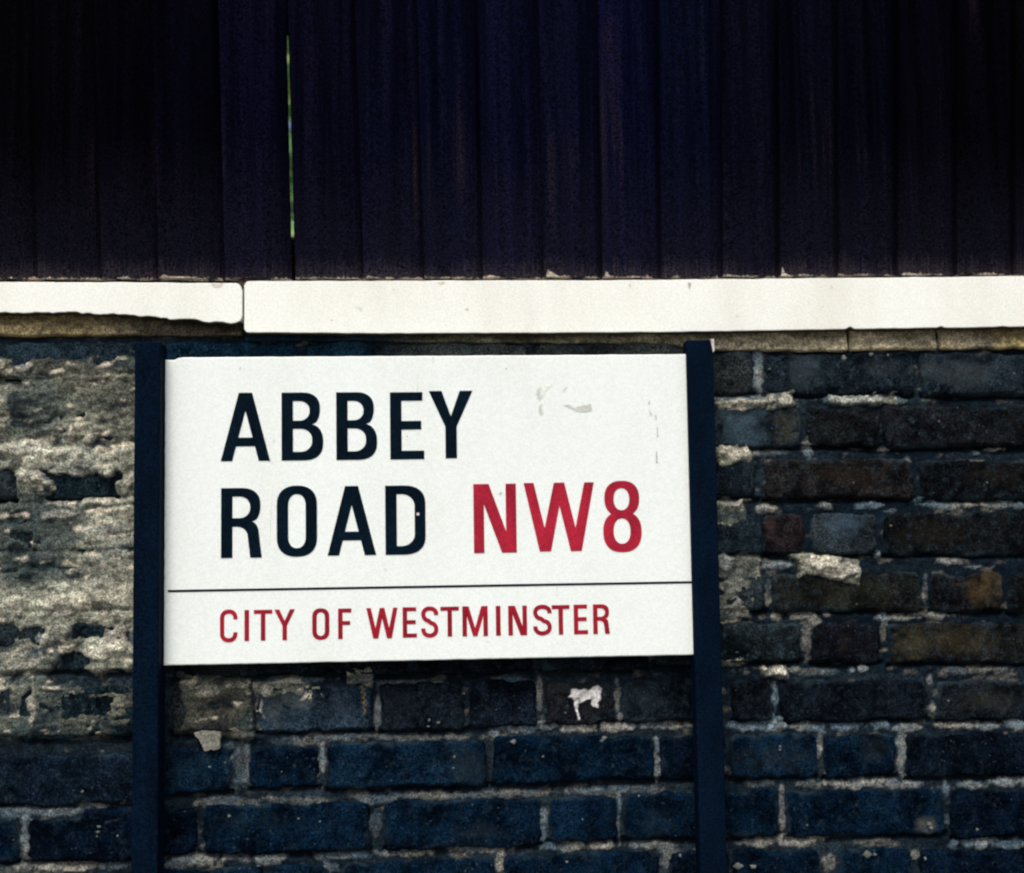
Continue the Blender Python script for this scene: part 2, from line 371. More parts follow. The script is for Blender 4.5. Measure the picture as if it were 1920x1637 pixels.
def brick_mesh(wd, ht, seed, ctr, rough=1.0, step=0.0026, paint=None):
    nx = max(8, int(wd/step)); nz = max(8, int(ht/step))
    u = np.linspace(-0.5, 0.5, nx); v = np.linspace(-0.5, 0.5, nz)
    U, V = np.meshgrid(u, v); X = U*wd; Z = V*ht
    s = seed*3.7
    d = np.minimum(wd/2-np.abs(X), ht/2-np.abs(Z))
    # rounded, knocked-off corners
    cx = np.maximum(0, np.abs(X)-(wd/2-0.015)); cz = np.maximum(0, np.abs(Z)-(ht/2-0.015))
    d = np.minimum(d, np.where((cx > 0) & (cz > 0), 0.015-np.hypot(cx, cz), 1.0))
    dn = d + 0.0045*fbm(X*60+s, Z*60, seed, 3) + 0.0016*fbm(X*220, Z*220+s, seed+5, 2)
    edge = 1-sstep(-0.0015, 0.0075, dn)
    y = 0.017*edge
    y = y + rough*(0.0016*fbm(X*28+s, Z*28, seed+9, 3) + 0.0009*fbm(X*120, Z*120+s, seed+11, 3))
    pits = np.clip(fbm(X*60+s, Z*60-s, seed+21, 2)-0.35, 0, 1); y = y + 0.006*pits
    y[0, :] = y[-1, :] = 0.034; y[:, 0] = y[:, -1] = 0.034
    wob = 0.0034
    Xw = X + wob*fbm(X*30, Z*30+s, seed+31, 2); Zw = Z + wob*fbm(X*22+s, Z*30, seed+41, 2)
    me = grid_mesh('brick', np.stack([Xw, y, Zw], -1))
    # lime dust clinging round the arrises, and patches of another colour (rgb + how much)
    gz_ = fbm(X*90+s, Z*90-s, seed+51, 3); g2 = fbm(X*18-s, Z*18, seed+55, 2)
    al = 0.6*(1-sstep(0.001, 0.0105, dn+0.005*gz_+0.004*g2))*sstep(-0.1, 0.45, fbm(X*14+s, Z*20-s, seed+57, 2))
    rgb = np.zeros(X.shape+(3,)); rgb[:] = alb(50, 66, 74)
    PXb, PYb = px_of(X+ctr[0], Z+ctr[1])
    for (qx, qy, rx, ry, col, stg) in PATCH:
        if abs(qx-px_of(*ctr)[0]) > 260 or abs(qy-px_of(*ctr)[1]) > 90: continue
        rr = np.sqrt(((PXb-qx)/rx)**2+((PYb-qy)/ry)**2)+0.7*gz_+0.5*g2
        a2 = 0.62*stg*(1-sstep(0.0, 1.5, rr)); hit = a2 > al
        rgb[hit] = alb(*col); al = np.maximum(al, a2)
    if paint:
        acc = np.zeros(X.shape)
        for k_, (jx, jy) in enumerate(((-.8,-.6), (.8,-.5), (-.6,.8), (.7,.7), (0,0))):
            nx_ = PXb+jx+2.4*gz_; ny_ = PYb+jy+2.4*fbm(X*110, Z*110+s, seed+61, 3)
            for pl in paint[0]: acc += inside(nx_, ny_, pl)/5.0
        a2 = paint[2]*np.clip(acc, 0, 1)*np.clip(1.0+0.5*fbm(X*160, Z*160, seed+63, 2), 0.4, 1)
        rgb = rgb*(1-a2[..., None])+np.array(alb(*paint[1]))*a2[..., None]; al = np.maximum(al, a2)
    at_ = me.color_attributes.new('tone', 'FLOAT_COLOR', 'POINT')
    at_.data.foreach_set('color', np.concatenate([rgb, al[..., None]], -1).astype(np.float32).reshape(-1))
    return me

random.seed(7)
rects = []
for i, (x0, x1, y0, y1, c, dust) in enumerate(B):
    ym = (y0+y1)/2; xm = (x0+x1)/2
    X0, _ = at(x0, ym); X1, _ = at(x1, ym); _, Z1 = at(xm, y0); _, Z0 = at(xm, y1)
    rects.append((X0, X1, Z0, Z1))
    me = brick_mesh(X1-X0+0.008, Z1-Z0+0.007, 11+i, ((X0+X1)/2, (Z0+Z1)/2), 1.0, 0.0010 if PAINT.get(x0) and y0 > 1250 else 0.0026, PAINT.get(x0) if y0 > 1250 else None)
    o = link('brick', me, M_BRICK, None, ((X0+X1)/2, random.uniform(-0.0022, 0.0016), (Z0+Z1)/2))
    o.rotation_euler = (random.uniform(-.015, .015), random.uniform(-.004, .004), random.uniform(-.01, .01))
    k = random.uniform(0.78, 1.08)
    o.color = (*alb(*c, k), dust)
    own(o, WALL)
    B[i] = B[i] + (o,)

# mortar: one rough sheet between (and, on the left, smeared over) the bricks
GX0, GX1, GZ0, GZ1, ST = -1.02, 1.30, 1.02, 1.868, 0.0025
gx = np.arange(GX0, GX1, ST); gz = np.arange(GZ0, GZ1, ST)
GX, GZ = np.meshgrid(gx, gz)
PXX, PYY = px_of(GX, GZ)
wx = PXX + 26*fbm(GX*14, GZ*14, 301, 3) + 9*fbm(GX*60, GZ*60, 302, 3)
wy = PYY + 18*fbm(GX*12, GZ*16, 303, 3) + 8*fbm(GX*50, GZ*70, 304, 3)
def soft(x0, x1, y0, y1, e=18):
    e = e*0.5
    return sstep(x0-e, x0+e, wx)*(1-sstep(x1-e, x1+e, wx))*sstep(y0-e, y0+e, wy)*(1-sstep(y1-e, y1+e, wy))
wx2 = wx + 16*fbm(GX*45, GZ*45, 305, 3); wy2 = wy + 16*fbm(GX*40, GZ*40, 306, 4)
def soft2(x0, x1, y0, y1, e=18):
    e = e*0.5
    return sstep(x0-e, x0+e, wx2)*(1-sstep(x1-e, x1+e, wx2))*sstep(y0-e, y0+e, wy2)*(1-sstep(y1-e, y1+e, wy2))
smear = np.zeros_like(GX)
for a in ((-900,275,672,1075,1.0,16), (-900,275,1060,1268,.95,14), (-900,250,1268,1392,.72,16), (330,470,1262,1385,.75,14), (480,560,1268,1300,.7,8),
          (1335,1425,752,775,.8,8), (1335,1405,835,872,.8,8), (1335,1400,935,985,.75,9), (1330,1425,1040,1165,.5,12), (1340,1420,1180,1250,.6,10),
          (1430,1505,740,775,.8,7), (1492,1612,1040,1092,1.0,8), (1440,1482,1252,1278,.9,7), (1565,1690,738,760,.55,7), (640,700,1255,1290,.6,7),
          (-200,180,1620,1640,.5,8), (480,500,1285,1370,.55,7), (560,600,1285,1320,.6,7)):
    smear = np.maximum(smear, a[4]*soft(a[0], a[1], a[2], a[3], a[5]))
# places where the cement has fallen off again
for a in ((78,240,890,940,1.0,9), (-30,32,895,945,.9,8), (15,60,660,695,.8,9), (20,50,1000,1020,.6,7), (120,250,1165,1192,.55,8), (105,160,1225,1290,.8,8), (150,250,1262,1300,.7,9),
          (-20,80,1170,1195,.6,7), (0,60,1300,1345,.5,8), (130,200,1315,1345,.5,8), (60,110,780,800,.5,7), (-20,60,720,740,.5,6), (60,200,640,672,.6,8)):
    smear = smear*(1-a[4]*soft2(a[0], a[1], a[2], a[3], a[5]))
streak = fbm(GX*16+GZ*9, GZ*62-GX*8, 311, 4)
lump = fbm(GX*46, GZ*70, 312, 4)
crumb = fbm(GX*150, GZ*170, 313, 3)
joint_fill = fbm(GX*11, GZ*26, 314, 3)
y = 0.0060 - 0.0035*joint_fill - 0.0022*lump - 0.0012*crumb
thick = smear*(0.0112 + 0.0012*lump + 0.0017*streak + 0.0013*crumb + 0.0010*fbm(GX*190+GZ*90, GZ*330-GX*60, 317, 2))
thick = thick - 0.0022*sstep(0.15, 0.4, -fbm(GX*20, GZ*45, 315, 3))*smear
y = y - thick
# each smear keeps the brick courses faintly visible
ridge = np.zeros_like(GX)
for yy in (832, 941, 1046, 1158, 1274, 1396):
    ridge = np.maximum(ridge, np.exp(-((wy-yy)/11)**2)*(wx < 280))
y = y + 0.0025*ridge*smear
crk = np.zeros_like(GX)
for yy, a_, b_ in ((707, -60, 260), (742, -60, 120), (781, -60, 170), (812, 110, 260), (1064, -60, 200), (1170, -60, 120), (1178, 60, 170), (1297, -60, 250), (1352, 20, 250), (1392, 80, 250)):
    cw = np.clip(0.5+1.6*fbm(GX*22, GZ*6, 351+yy, 3), 0, 1)
    crk = np.maximum(crk, cw*np.exp(-((PYY-yy+9*fbm(GX*16, GZ*2, 371+yy, 4)+0.03*(PXX-120))/3.6)**2)*sstep(a_-20, a_+20, PXX)*(1-sstep(b_-20, b_+20, PXX)))
y = y + 0.0042*crk*np.clip(smear*1.6, 0, 1)
# lumps of newer, paler lime mortar: pixel x, y, rx, ry, height
pale = np.zeros_like(GX)
BL = [(1423,690,11,48,.9), (1395,748,55,12,.8), (1475,752,28,12,.7), (1600,749,62,9,.9), (1690,750,18,8,.8), (1380,850,40,15,.8), (1445,848,40,8,.5), (1520,840,12,16,.7), (1702,866,8,9,.9), (1664,840,16,5,.8), (1870,840,18,6,.9), (1835,848,8,4,.8),
      (1375,940,30,14,.5), (1435,952,20,10,.9), (1400,936,16,5,.8), (1550,948,14,8,.9), (1632,947,26,7,.9), (1672,958,12,4,.7), (1745,936,30,7,.9), (1780,946,60,8,.8), (1880,944,40,9,.7), (1915,946,12,9,.8),
      (1360,1056,14,16,.7), (1458,1062,30,8,.95), (1540,1056,34,22,1.0), (1580,1070,32,17,.9), (1648,1038,5,7,.9), (1775,1052,22,7,.8), (1830,1063,18,4,.7),
      (1442,1110,6,30,.5), (1455,1156,14,9,.7), (1510,1154,24,8,.7), (1530,1165,12,12,.6), (1552,1152,8,6,.7), (1658,1156,9,9,.95), (1690,1160,50,5,.7), (1760,1152,26,10,.7), (1738,1110,6,34,.45), (1380,1110,20,45,.35), (1372,1145,34,10,.5), (1420,1208,16,20,.5), (1515,1205,10,36,.45), (1660,1185,7,24,.5),
      (1462,1262,22,12,1.0), (1495,1256,10,6,.7), (1620,1254,9,7,.95), (1600,1258,6,5,.8), (1455,1306,6,30,.85), (1530,1262,60,8,.4), (1745,1276,7,9,.8), (1750,1324,5,9,.8), (1830,1258,60,8,.45),
      (1400,1362,40,10,.9), (1450,1358,40,13,.95), (1520,1362,40,10,.75), (1590,1360,40,11,.8), (1655,1360,22,10,.9), (1700,1366,28,7,.9), (1800,1360,40,7,.75), (1850,1362,25,10,.8), (1905,1358,22,11,.9),
      (1538,1395,6,30,.85), (1692,1410,9,44,.75), (1430,1470,30,10,.4), (1520,1472,22,9,.6), (1590,1470,40,11,.9), (1640,1470,40,10,.75), (1700,1474,40,8,.8), (1778,1480,8,14,.9), (1820,1474,40,8,.8), (1890,1468,36,11,.95), (1468,1520,6,45,.6), (1780,1535,8,10,.6),
      (1420,1582,40,9,.7), (1500,1576,50,13,.7), (1830,1580,40,14,.85), (1900,1584,30,10,.7), (1555,1620,14,18,.5), (1714,1604,10,10,.7), (1650,1583,40,8,.35),
      (1012,1300,7,30,.55), (1020,1362,40,10,.9), (980,1368,50,10,.8), (1085,1366,40,9,.85), (1160,1362,50,10,.85), (1250,1360,48,10,.75), (1158,1310,6,30,.5), (1162,1345,7,10,.7), (930,1374,12,9,.7), (1232,1400,7,22,.85), (1235,1440,9,22,.8),
      (605,1420,7,34,.95), (708,1330,6,40,.6), (690,1318,8,30,.5), (560,1275,70,7,.75), (500,1320,12,40,.55), (548,1300,24,12,.6), (955,1274,34,8,.6), (430,1400,24,10,.4), (450,1430,16,40,.4), (462,1432,5,40,.6),
      (760,1280,60,5,.5), (640,1385,80,8,.45), (760,1384,80,7,.4), (860,1384,30,7,.4), (560,1392,60,8,.35), (420,1505,60,10,.45), (560,1503,60,9,.4), (700,1500,50,10,.5), (820,1494,100,8,.5), (960,1490,60,8,.45), (1100,1484,60,8,.45), (1200,1482,60,7,.45), (705,1545,14,28,.45), (1018,1545,9,36,.65), (1012,1568,14,14,.7), (1163,1510,6,18,.8), (1160,1555,4,22,.6),
      (360,1615,50,12,.75), (330,1620,30,10,.7), (440,1606,30,9,.5), (500,1612,26,14,.8), (520,1608,24,9,.7), (640,1606,60,8,.7), (620,1630,14,14,.6), (760,1600,60,8,.6), (900,1592,60,9,.6), (1060,1588,50,9,.7), (1125,1588,30,9,.9), (1220,1586,50,8,.7), (938,1612,8,20,.75), (1260,1610,18,30,.5),
      (45,1560,8,46,.85), (50,1540,14,10,.8), (40,1520,40,10,.5), (15,1530,20,8,.7), (100,1524,60,9,.5), (170,1510,30,8,.5), (220,1498,26,10,.6), (120,1624,90,10,.65), (200,1622,50,10,.6), (240,1495,12,8,.5),
      (45,690,18,9,.8), (40,845,46,9,.9), (70,835,20,8,.8), (110,850,20,8,.6), (135,815,6,14,.8), (165,826,13,7,.9), (115,806,6,4,.8), (152,850,5,5,.8), (60,895,40,9,.8), (25,900,14,16,.9), (100,890,60,6,.7), (128,930,12,8,.95), (150,912,4,6,.9), (205,888,8,6,.9), (216,905,8,6,.9), (240,905,8,12,.8), (205,940,46,8,.7), (120,945,40,6,.5), (110,966,40,10,.5), (230,960,20,14,.6), (190,1000,50,12,.35), (180,1010,20,10,.5), (225,1040,24,10,.5),
      (120,1130,50,24,.6), (190,1110,60,22,.5), (80,1196,14,12,.8), (130,1216,16,10,.9), (215,1205,30,22,.7), (185,1225,26,12,.7), (100,1290,20,4,.8), (60,1320,10,18,.8), (60,1352,5,8,.7), (228,1180,12,10,.7), (20,1140,30,18,.4), (40,1240,46,22,.4), (392,1296,20,12,.6)]
lw = fbm(GX*90, GZ*90, 321, 3)
for bx_, by_, rx, ry, hgt in BL:
    dx = PXX-bx_; dy = PYY-by_
    msk = (np.abs(dx) < rx*2.4) & (np.abs(dy) < ry*2.4)
    if not msk.any(): continue
    rr = np.sqrt((dx[msk]/rx)**2+(dy[msk]/ry)**2) + 0.55*lw[msk] + 0.35*crumb[msk]
    pale[msk] = np.maximum(pale[msk], hgt*(1-sstep(0.72, 1.16, rr)))
y = y - pale*(0.0048 + 0.003*lump)*(0.6+0.4*smear) - pale*smear*0.002
# tidy: never stand more than 22 mm out
y = np.maximum(y, -0.020)
# the joints are weathered back under each brick's lower edge
for (X0, X1, Z0, Z1) in rects:
    i0, i1 = np.searchsorted(gx, (X0-0.004, X1+0.004)); j0, j1 = np.searchsorted(gz, (Z0-0.020, Z0+0.003))
    if i1 <= i0 or j1 <= j0: continue
    sl_ = (slice(j0, j1), slice(i0, i1))
    wv = 0.006+0.009*np.clip(0.5+1.2*fbm(GX[sl_]*13, GZ[sl_]*4, 341, 3), 0, 1)
    y[sl_] += 0.013*(1-sstep(0.0, 1.0, (Z0-GZ[sl_])/wv))*(1-0.85*smear[sl_])*(1-0.6*pale[sl_])
C_DK, C_MID, C_TAN, C_PALE = (np.array(alb(*c)) for c in ((12,25,35), (46,59,66), (143,145,128), (236,227,202)))
def L(a, b_, t): return a + (b_-a)*t[..., None]
tn = np.clip(0.5+0.9*fbm(GX*9, GZ*14, 331, 4), 0, 1)
colr = L(C_DK, C_MID, np.clip(0.05+0.50*tn+0.25*joint_fill-0.22*((PXX > 1340) & (PYY < 1262)), 0, 1))
lowdim = sstep(1270, 1420, PYY)[..., None]
warm = sstep(0.25, 0.7, smear)
colr = L(colr, L(C_MID*0.85, C_TAN*1.12, np.clip(0.5+0.75*streak+0.35*tn-0.05, 0, 1)), warm*(1-0.55*lowdim[..., 0]))
blk = sstep(0.22, 0.5, fbm(GX*24, GZ*48, 335, 4))
zone = np.zeros_like(GX)          # old limewash and soot stains on the cement
for qx, qy, rx, ry, amt in ((125,690,280,34,-.55), (125,755,280,50,-.22), (60,850,84,24,.75), (200,862,60,30,.35), (55,985,66,62,-.6), (205,985,62,62,.55), (120,1122,150,30,.45), (30,1064,70,22,-.5), (206,1210,52,36,.7), (136,1238,30,60,-.9), (40,1232,66,44,.2), (44,1322,30,24,.5), (165,1320,100,40,-.5), (125,1390,220,30,-.9), (400,1325,110,60,-.85), (10,800,50,30,-.4), (100,780,70,20,.15), (1380,1100,60,70,-.25)):
    zone += amt*np.exp(-((wx2-qx)/rx)**2-((wy2-qy)/ry)**2)
colr = L(colr, colr*np.exp(1.5*zone)[..., None], warm)
blo = sstep(-0.05, 0.40, fbm(GX*9+3, GZ*13, 345, 4)-0.30*zone)
colr = L(colr, np.broadcast_to(np.array(alb(62,76,76)), colr.shape), 0.72*blo*warm)
colr = L(colr, np.broadcast_to(C_DK, colr.shape), 0.75*blk*warm)
gp = sstep(0.30, 0.55, fbm(GX*40+GZ*20, GZ*95-GX*14, 336, 4)+0.18*zone) * 0.8
colr = L(colr, np.broadcast_to(C_PALE*0.75, colr.shape), np.clip(gp*(0.15+0.85*warm), 0, 1))
cool = np.array(alb(140,168,184)); cmix = np.clip(0.35+0.9*fbm(GX*18, GZ*18, 337, 2), 0, 1)
colr = L(colr, L(np.broadcast_to(C_PALE, colr.shape)*0.8, np.broadcast_to(cool*0.75, colr.shape), np.clip(cmix+0.25, 0, 1)*(1-0.7*warm)), np.clip(pale*1.0, 0, 1)**1.3*(0.5+0.3*warm))
me = grid_mesh('mortar', np.stack([GX, y, GZ], -1)); set_col(me, colr.reshape(-1, 3))
own(link('mortar', me, M_MORTAR, None, (0, 0, 0)), WALL)

# the masonry body behind, and the plain brickwork outside the picture
bm = bmesh.new(); box_bm(bm, -2.4, 2.7, 0.030, 0.24, -0.14, 1.868)
core = bm_obj('wall_core', bm, M_MORTAR); n = len(core.data.vertices); set_col(core.data, np.tile(C_MID*0.7, (n, 1))); own(core, WALL)
verts, faces = [], []
zc = 0.005; k = 0
zrows = []
while zc < 1.86:
    zrows.append(zc); zc += 0.0815
for r, z0 in enumerate(zrows):
    z1 = z0+0.070; x = -2.4 - (0.115 if r % 2 else 0)
    cnt = 0
    while x < 2.68:
        wd = 0.218 if (cnt+r) % 2 == 0 else 0.104
        xa, xb = max(x, -2.4), min(x+wd, 2.7); x += wd+0.011; cnt += 1
        if xb-xa < 0.02: continue
        if not (xb < -0.60 or xa > 0.90 or z1 < 1.075): continue
        if any(xa < R[1]+0.006 and xb > R[0]-0.006 and z0 < R[3]+0.004 and z1 > R[2]-0.004 for R in rects): continue
        b0 = len(verts); yy = random.uniform(-0.002, 0.002); e = 0.004
        for (px, pz) in ((xa,z0),(xb,z0),(xb,z1),(xa,z1)): verts.append((px, 0.033, pz))
        for (px, pz) in ((xa+e*.3,z0+e*.3),(xb-e*.3,z0+e*.3),(xb-e*.3,z1-e*.3),(xa+e*.3,z1-e*.3)): verts.append((px, yy+0.003, pz))
        for (px, pz) in ((xa+e,z0+e),(xb-e,z0+e),(xb-e,z1-e),(xa+e,z1-e)): verts.append((px, yy, pz))
        for l0 in (0, 4):
            for q in range(4): faces.append((b0+l0+q, b0+l0+(q+1) % 4, b0+l0+4+(q+1) % 4, b0+l0+4+q))
        faces.append((b0+8, b0+9, b0+10, b0+11))
me = bpy.data.meshes.new('brickwork'); me.from_pydata(verts, [], faces); me.update()
o = link('brickwork', me, M_BRICK, None, (0, 0, 0)); o.color = (*alb(18, 30, 44), 0.3); o['kind'] = 'stuff'; own(o, WALL)
at_ = me.color_attributes.new('tone', 'FLOAT_COLOR', 'POINT'); at_.data.foreach_set('color', np.zeros(len(me.vertices)*4, np.float32))

# mortar beds under the coping
def bed(pts, seed, cols, bulge=0.012):
    """pts: list of (px, ytop, ybottom); one rough fillet of cement"""
    xs = [p[0] for p in pts]
    n = int((at(xs[-1], 640)[0]-at(xs[0], 640)[0])/0.003); m = 22
    PX = np.linspace(xs[0], xs[-1], n)
    yt = np.interp(PX, xs, [p[1] for p in pts]); yb = np.interp(PX, xs, [p[2] for p in pts])
    XX = np.zeros((m, n)); ZZ = np.zeros((m, n))
    for i in range(n):
        Xi, zt = at(PX[i], yt[i]); _, zb = at(PX[i], yb[i])
        XX[:, i] = Xi; ZZ[:, i] = np.linspace(zb, zt, m)
    T = np.linspace(0, 1, m)[:, None]*np.ones((1, n))
    prof = (1-T)**0.7*sstep(-0.08, 0.10, T)
    Y = 0.006 - bulge*1.15*prof - 0.004*fbm(XX*14, ZZ*60, seed, 3) - 0.0022*fbm(XX*70, ZZ*110, seed+3, 3)
    ZZ = ZZ + 0.0025*fbm(XX*40, ZZ*20, seed+5, 3)*(T < 0.3)
    Y[0, :] = 0.03; Y[:, 0] = np.maximum(Y[:, 0], 0.012); Y[:, -1] = np.maximum(Y[:, -1], 0.012)
    me = grid_mesh('mortar_bed', np.stack([XX, Y, ZZ], -1))
    cc = np.zeros((m, n, 3)); cx = [c[0] for c in cols]
    for ch in range(3): cc[..., ch] = np.interp(PX, cx, [alb(*c[1])[ch] for c in cols])[None, :]
    v = 1+0.7*fbm(XX*30, ZZ*60, seed+9, 4); cc *= np.clip(v, .3, 1.9)[..., None]
    set_col(me, cc.reshape(-1, 3))
    return own(link('mortar_bed', me, M_MORTAR, None, (0, 0, 0)), WALL)
bed([(-560,566,632),(0,566,632),(200,580,632),(456,600,632)], 401, [(-560,(140,126,94)),(150,(148,134,98)),(260,(110,102,84)),(456,(74,68,58))], 0.010)
bed([(457,612,640),(1240,612,646),(1330,610,658),(1589,606,661)], 411, [(457,(24,44,58)),(700,(34,50,60)),(820,(96,94,78)),(1240,(128,122,98)),(1340,(160,152,126)),(1589,(168,160,132))], 0.010)
bed([(1590.5,606,660),(1755,604,657)], 421, [(1590.5,(172,162,134)),(1755,(158,150,124))], 0.011)
bed([(1756.5,604,657),(2300,600,652)], 431, [(1756.5,(172,160,128)),(1850,(112,106,90)),(1880,(176,160,112)),(2300,(150,138,100))], 0.011)

# coping slabs
COPE_Y = -0.024
def slab(top, bottom, seed, end_l=True, end_r=True, ragged=0.0):
    """top / bottom: (px, y) pairs on the plane of the slab's face"""
    xs0, xs1 = top[0][0], top[-1][0]
    n = int((xs1-xs0)/4)
    PX = np.linspace(xs0, xs1, n)
    up = np.interp(PX, [p[0] for p in top], [p[1] for p in top]); dn = np.interp(PX, [p[0] for p in bottom], [p[1] for p in bottom])
    up = up + 0.8*fbm(PX/38., PX*0, seed, 3); dn = dn + (0.25+ragged)*fbm(PX/24., PX*0+3, seed+1, 3) + 0.75*ragged*fbm(PX/11., PX*0+5, seed+2, 3)
    for cxp, dpt, wdt in CHIPS:
        dn = dn - dpt*np.exp(-((PX-cxp)/wdt)**2)
    R = 13
    for s, on in ((0, end_l), (1, end_r)):
        if on:
            q = (PX-xs0) if s == 0 else (xs1-PX)
            r = R if s == 1 else 8
            k_ = np.clip(q/r, 0, 1); drop = r*(1-np.sqrt(np.clip(1-(1-k_)**2, 0, 1)))
            up = up + drop; dn = dn - drop*0.7
    pts = [at(a, b_, COPE_Y) for a, b_ in zip(PX, dn)] + [at(a, b_, COPE_Y) for a, b_ in zip(PX[::-1], up[::-1])]
    bm = bmesh.new()
    R3 = []
    cxm = sum(p[0] for p in pts)/len(pts)
    # rings: soft arris then straight back through the wall
    zc = [p[1] for p in pts]; zm = (max(zc)+min(zc))/2
    for yy, ins in ((COPE_Y+0.0016, 0.0), (COPE_Y+0.0005, 0.0003), (COPE_Y, 0.0010)):
        ring = []
        for (X, Z) in pts:
            ring.append(bm.verts.new((X, yy, Z + (ins if Z < zm else -ins))))
        R3.append(ring)
    back = [bm.verts.new((X, 0.26, Z)) for X, Z in pts]
    R3.insert(0, back)
    for a, b_ in zip(R3[:-1], R3[1:]):
        for i in range(len(pts)):
            j = (i+1) % len(pts); bm.faces.new((a[i], a[j], b_[j], b_[i]))
    bm.faces.new(R3[-1]); bm.faces.new(back[::-1])
    o = bm_obj('coping_slab', bm, M_COPE)
    o.data.materials.append(M_RAW)          # only the face is painted; underside in a darker stone colour
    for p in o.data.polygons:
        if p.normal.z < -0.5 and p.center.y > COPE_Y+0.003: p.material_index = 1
    return own(o, WALL)
CHIPS = [(1594,4.5,5), (1765,3,5), (1880,1.2,10), (470,0,5)]
slab([(-760,530),(0,528.5),(220,529),(454,531)], [(-760,590),(-200,588),(0,587),(60,586),(120,584),(180,588),(260,592),(330,598),(400,604),(440,605),(454,601)], 501, False, True, 2.6).name = 'coping_slab'
slab([(458,527),(640,526.5),(1100,525.5),(1340,523.5),(1640,520.5),(1920,517.5),(2500,512)], [(458,623),(700,625),(1000,624),(1300,622),(1600,617),(1920,612.5),(2500,606)], 511, True, False, 0.25)
CHIPS = []
slab([(-1600,538),(-764,530)], [(-1600,630),(-764,622)], 521, False, True, .3)
slab([(2504,512),(3500,500)], [(2504,606),(3500,594)], 531, True, False, .3)

xj0, xj1 = at(440, 570, COPE_Y)[0], at(472, 570, COPE_Y)[0]
bm = bmesh.new(); box_bm(bm, xj0, xj1, COPE_Y+0.010, 0.20, at(456, 598, 0)[1], at(456, 532, 0)[1])
own(bm_obj('joint_filling', bm, M_RAW), WALL)
# ------------------------------------------------------------------ small marks on the wall
def mark(name, parent, polys, Y, thick, mat, label=None, rag=0.8):
    rg = []
    for p in polys:
        q_ = []
        for i in range(len(p)):
            (ax, ay), (bx, by) = p[i], p[(i+1) % len(p)]
            n_s = max(1, int(math.hypot(bx-ax, by-ay)/2.0))
            for k_ in range(n_s):
                u_ = k_/n_s; jx_, jy_ = ax+(bx-ax)*u_, ay+(by-ay)*u_
                q_.append((jx_+rag*random.uniform(-1, 1), jy_+rag*random.uniform(-1, 1)))
        rg.append(q_)
    pl = [[at(a, b_, Y) for a, b_ in p] for p in rg]
    me = fill_mesh(name, pl, thick); o = link(name, me, mat, None, (0, Y, 0))
    bpy.context.view_layer.update()
    o.parent = parent; o.matrix_parent_inverse = parent.matrix_world.inverted()
    if label: o['label'] = label
    return o
bpy.context.view_layer.update()
dab = mark('mortar_dab', WALL, [[(364,1373),(380,1370),(402,1370),(415,1374),(413,1388),(414,1402),(404,1406),(396,1404),(386,1408),(382,1402),(376,1388),(368,1380)]], -0.004, 0.010, m_paint('pale_dab', alb(132, 132, 122), 0.95, 0.02, 0.4, 0.15, 400))
# crumbs of pale mortar stuck on the brick faces
FL = [(1297,665+8,9), (1338,1265,0), (1582,672,8), (1442,692,3), (1633,665,5), (1665,666,4), (1900,700,4), (1916,699,3), (1462,1400,4), (1462,1406,3), (1384,1624,9), (1412,1625,7), (1626,1602,8), (1640,1602,6), (1734,1609,5), (1742,1545,7), (1745,1552,6), (1513,1547,3), (1832,1555,4), (962,1391,6), (1133,1384,5), (1128,1389,4), (1092,1536,3), (1063,1616,3), (1018,1418,4), (852,1419,4), (822,1355,5), (805,1350,4), (803,1362,3), (393,1438,3), (422,1430,3), (850,1440,3), (528,1447,2), (1275,1604,5), (1198,1492,3), (186,1550,4), (184,1560,4), (182,1568,3), (221,1567,4), (155,1484,4), (930,1330,3), (965,1300,2), (870,1300,2), (1060,1337,3), (1778,1314,3), (1670,986,3), (1646,1040,6), (1838,1258,3), (560,1535,3), (600,1540,3), (430,1530,4), (1200,1440,2), (1480,1255,5), (1690,870,3), (1600,905,2), (1850,905,3), (1760,790,3), (1500,705,2)]
random.seed(3)
for q in range(5):
    xx = random.uniform(0, 1920); yyv = random.uniform(1290, 1630) if xx < 1330 else random.uniform(680, 1630)
    if 240 < xx < 305 or 1300 < xx < 1372: continue
    FL.append((xx, yyv, random.uniform(1.2, 2.6)))
bm = bmesh.new()
for (fx, fy, fr) in FL:
    if fr <= 0 or 1290 < fx < 1340 and fy < 700: continue
    X, Z = at(fx, fy); s = fr*0.00060
    vs = bmesh.ops.create_icosphere(bm, subdivisions=2, radius=1.0)['verts']
    ax, az = random.uniform(.7, 1.3), random.uniform(.6, 1.1)
    for v in vs:
        k_ = 1+0.35*math.sin(v.co.x*3.1+fx)*math.cos(v.co.z*3.7+fy)
        v.co = Vector((X+v.co.x*s*ax*k_, -0.0008+v.co.y*min(s, .004)*0.9, Z+v.co.z*s*az*k_))
o = bm_obj('mortar_crumb', bm, m_paint('pale_crumb', alb(104, 110, 106), 0.95, 0.05, 0.4, 0.2), None, smooth=True); o['kind'] = 'stuff'; own(o, WALL)

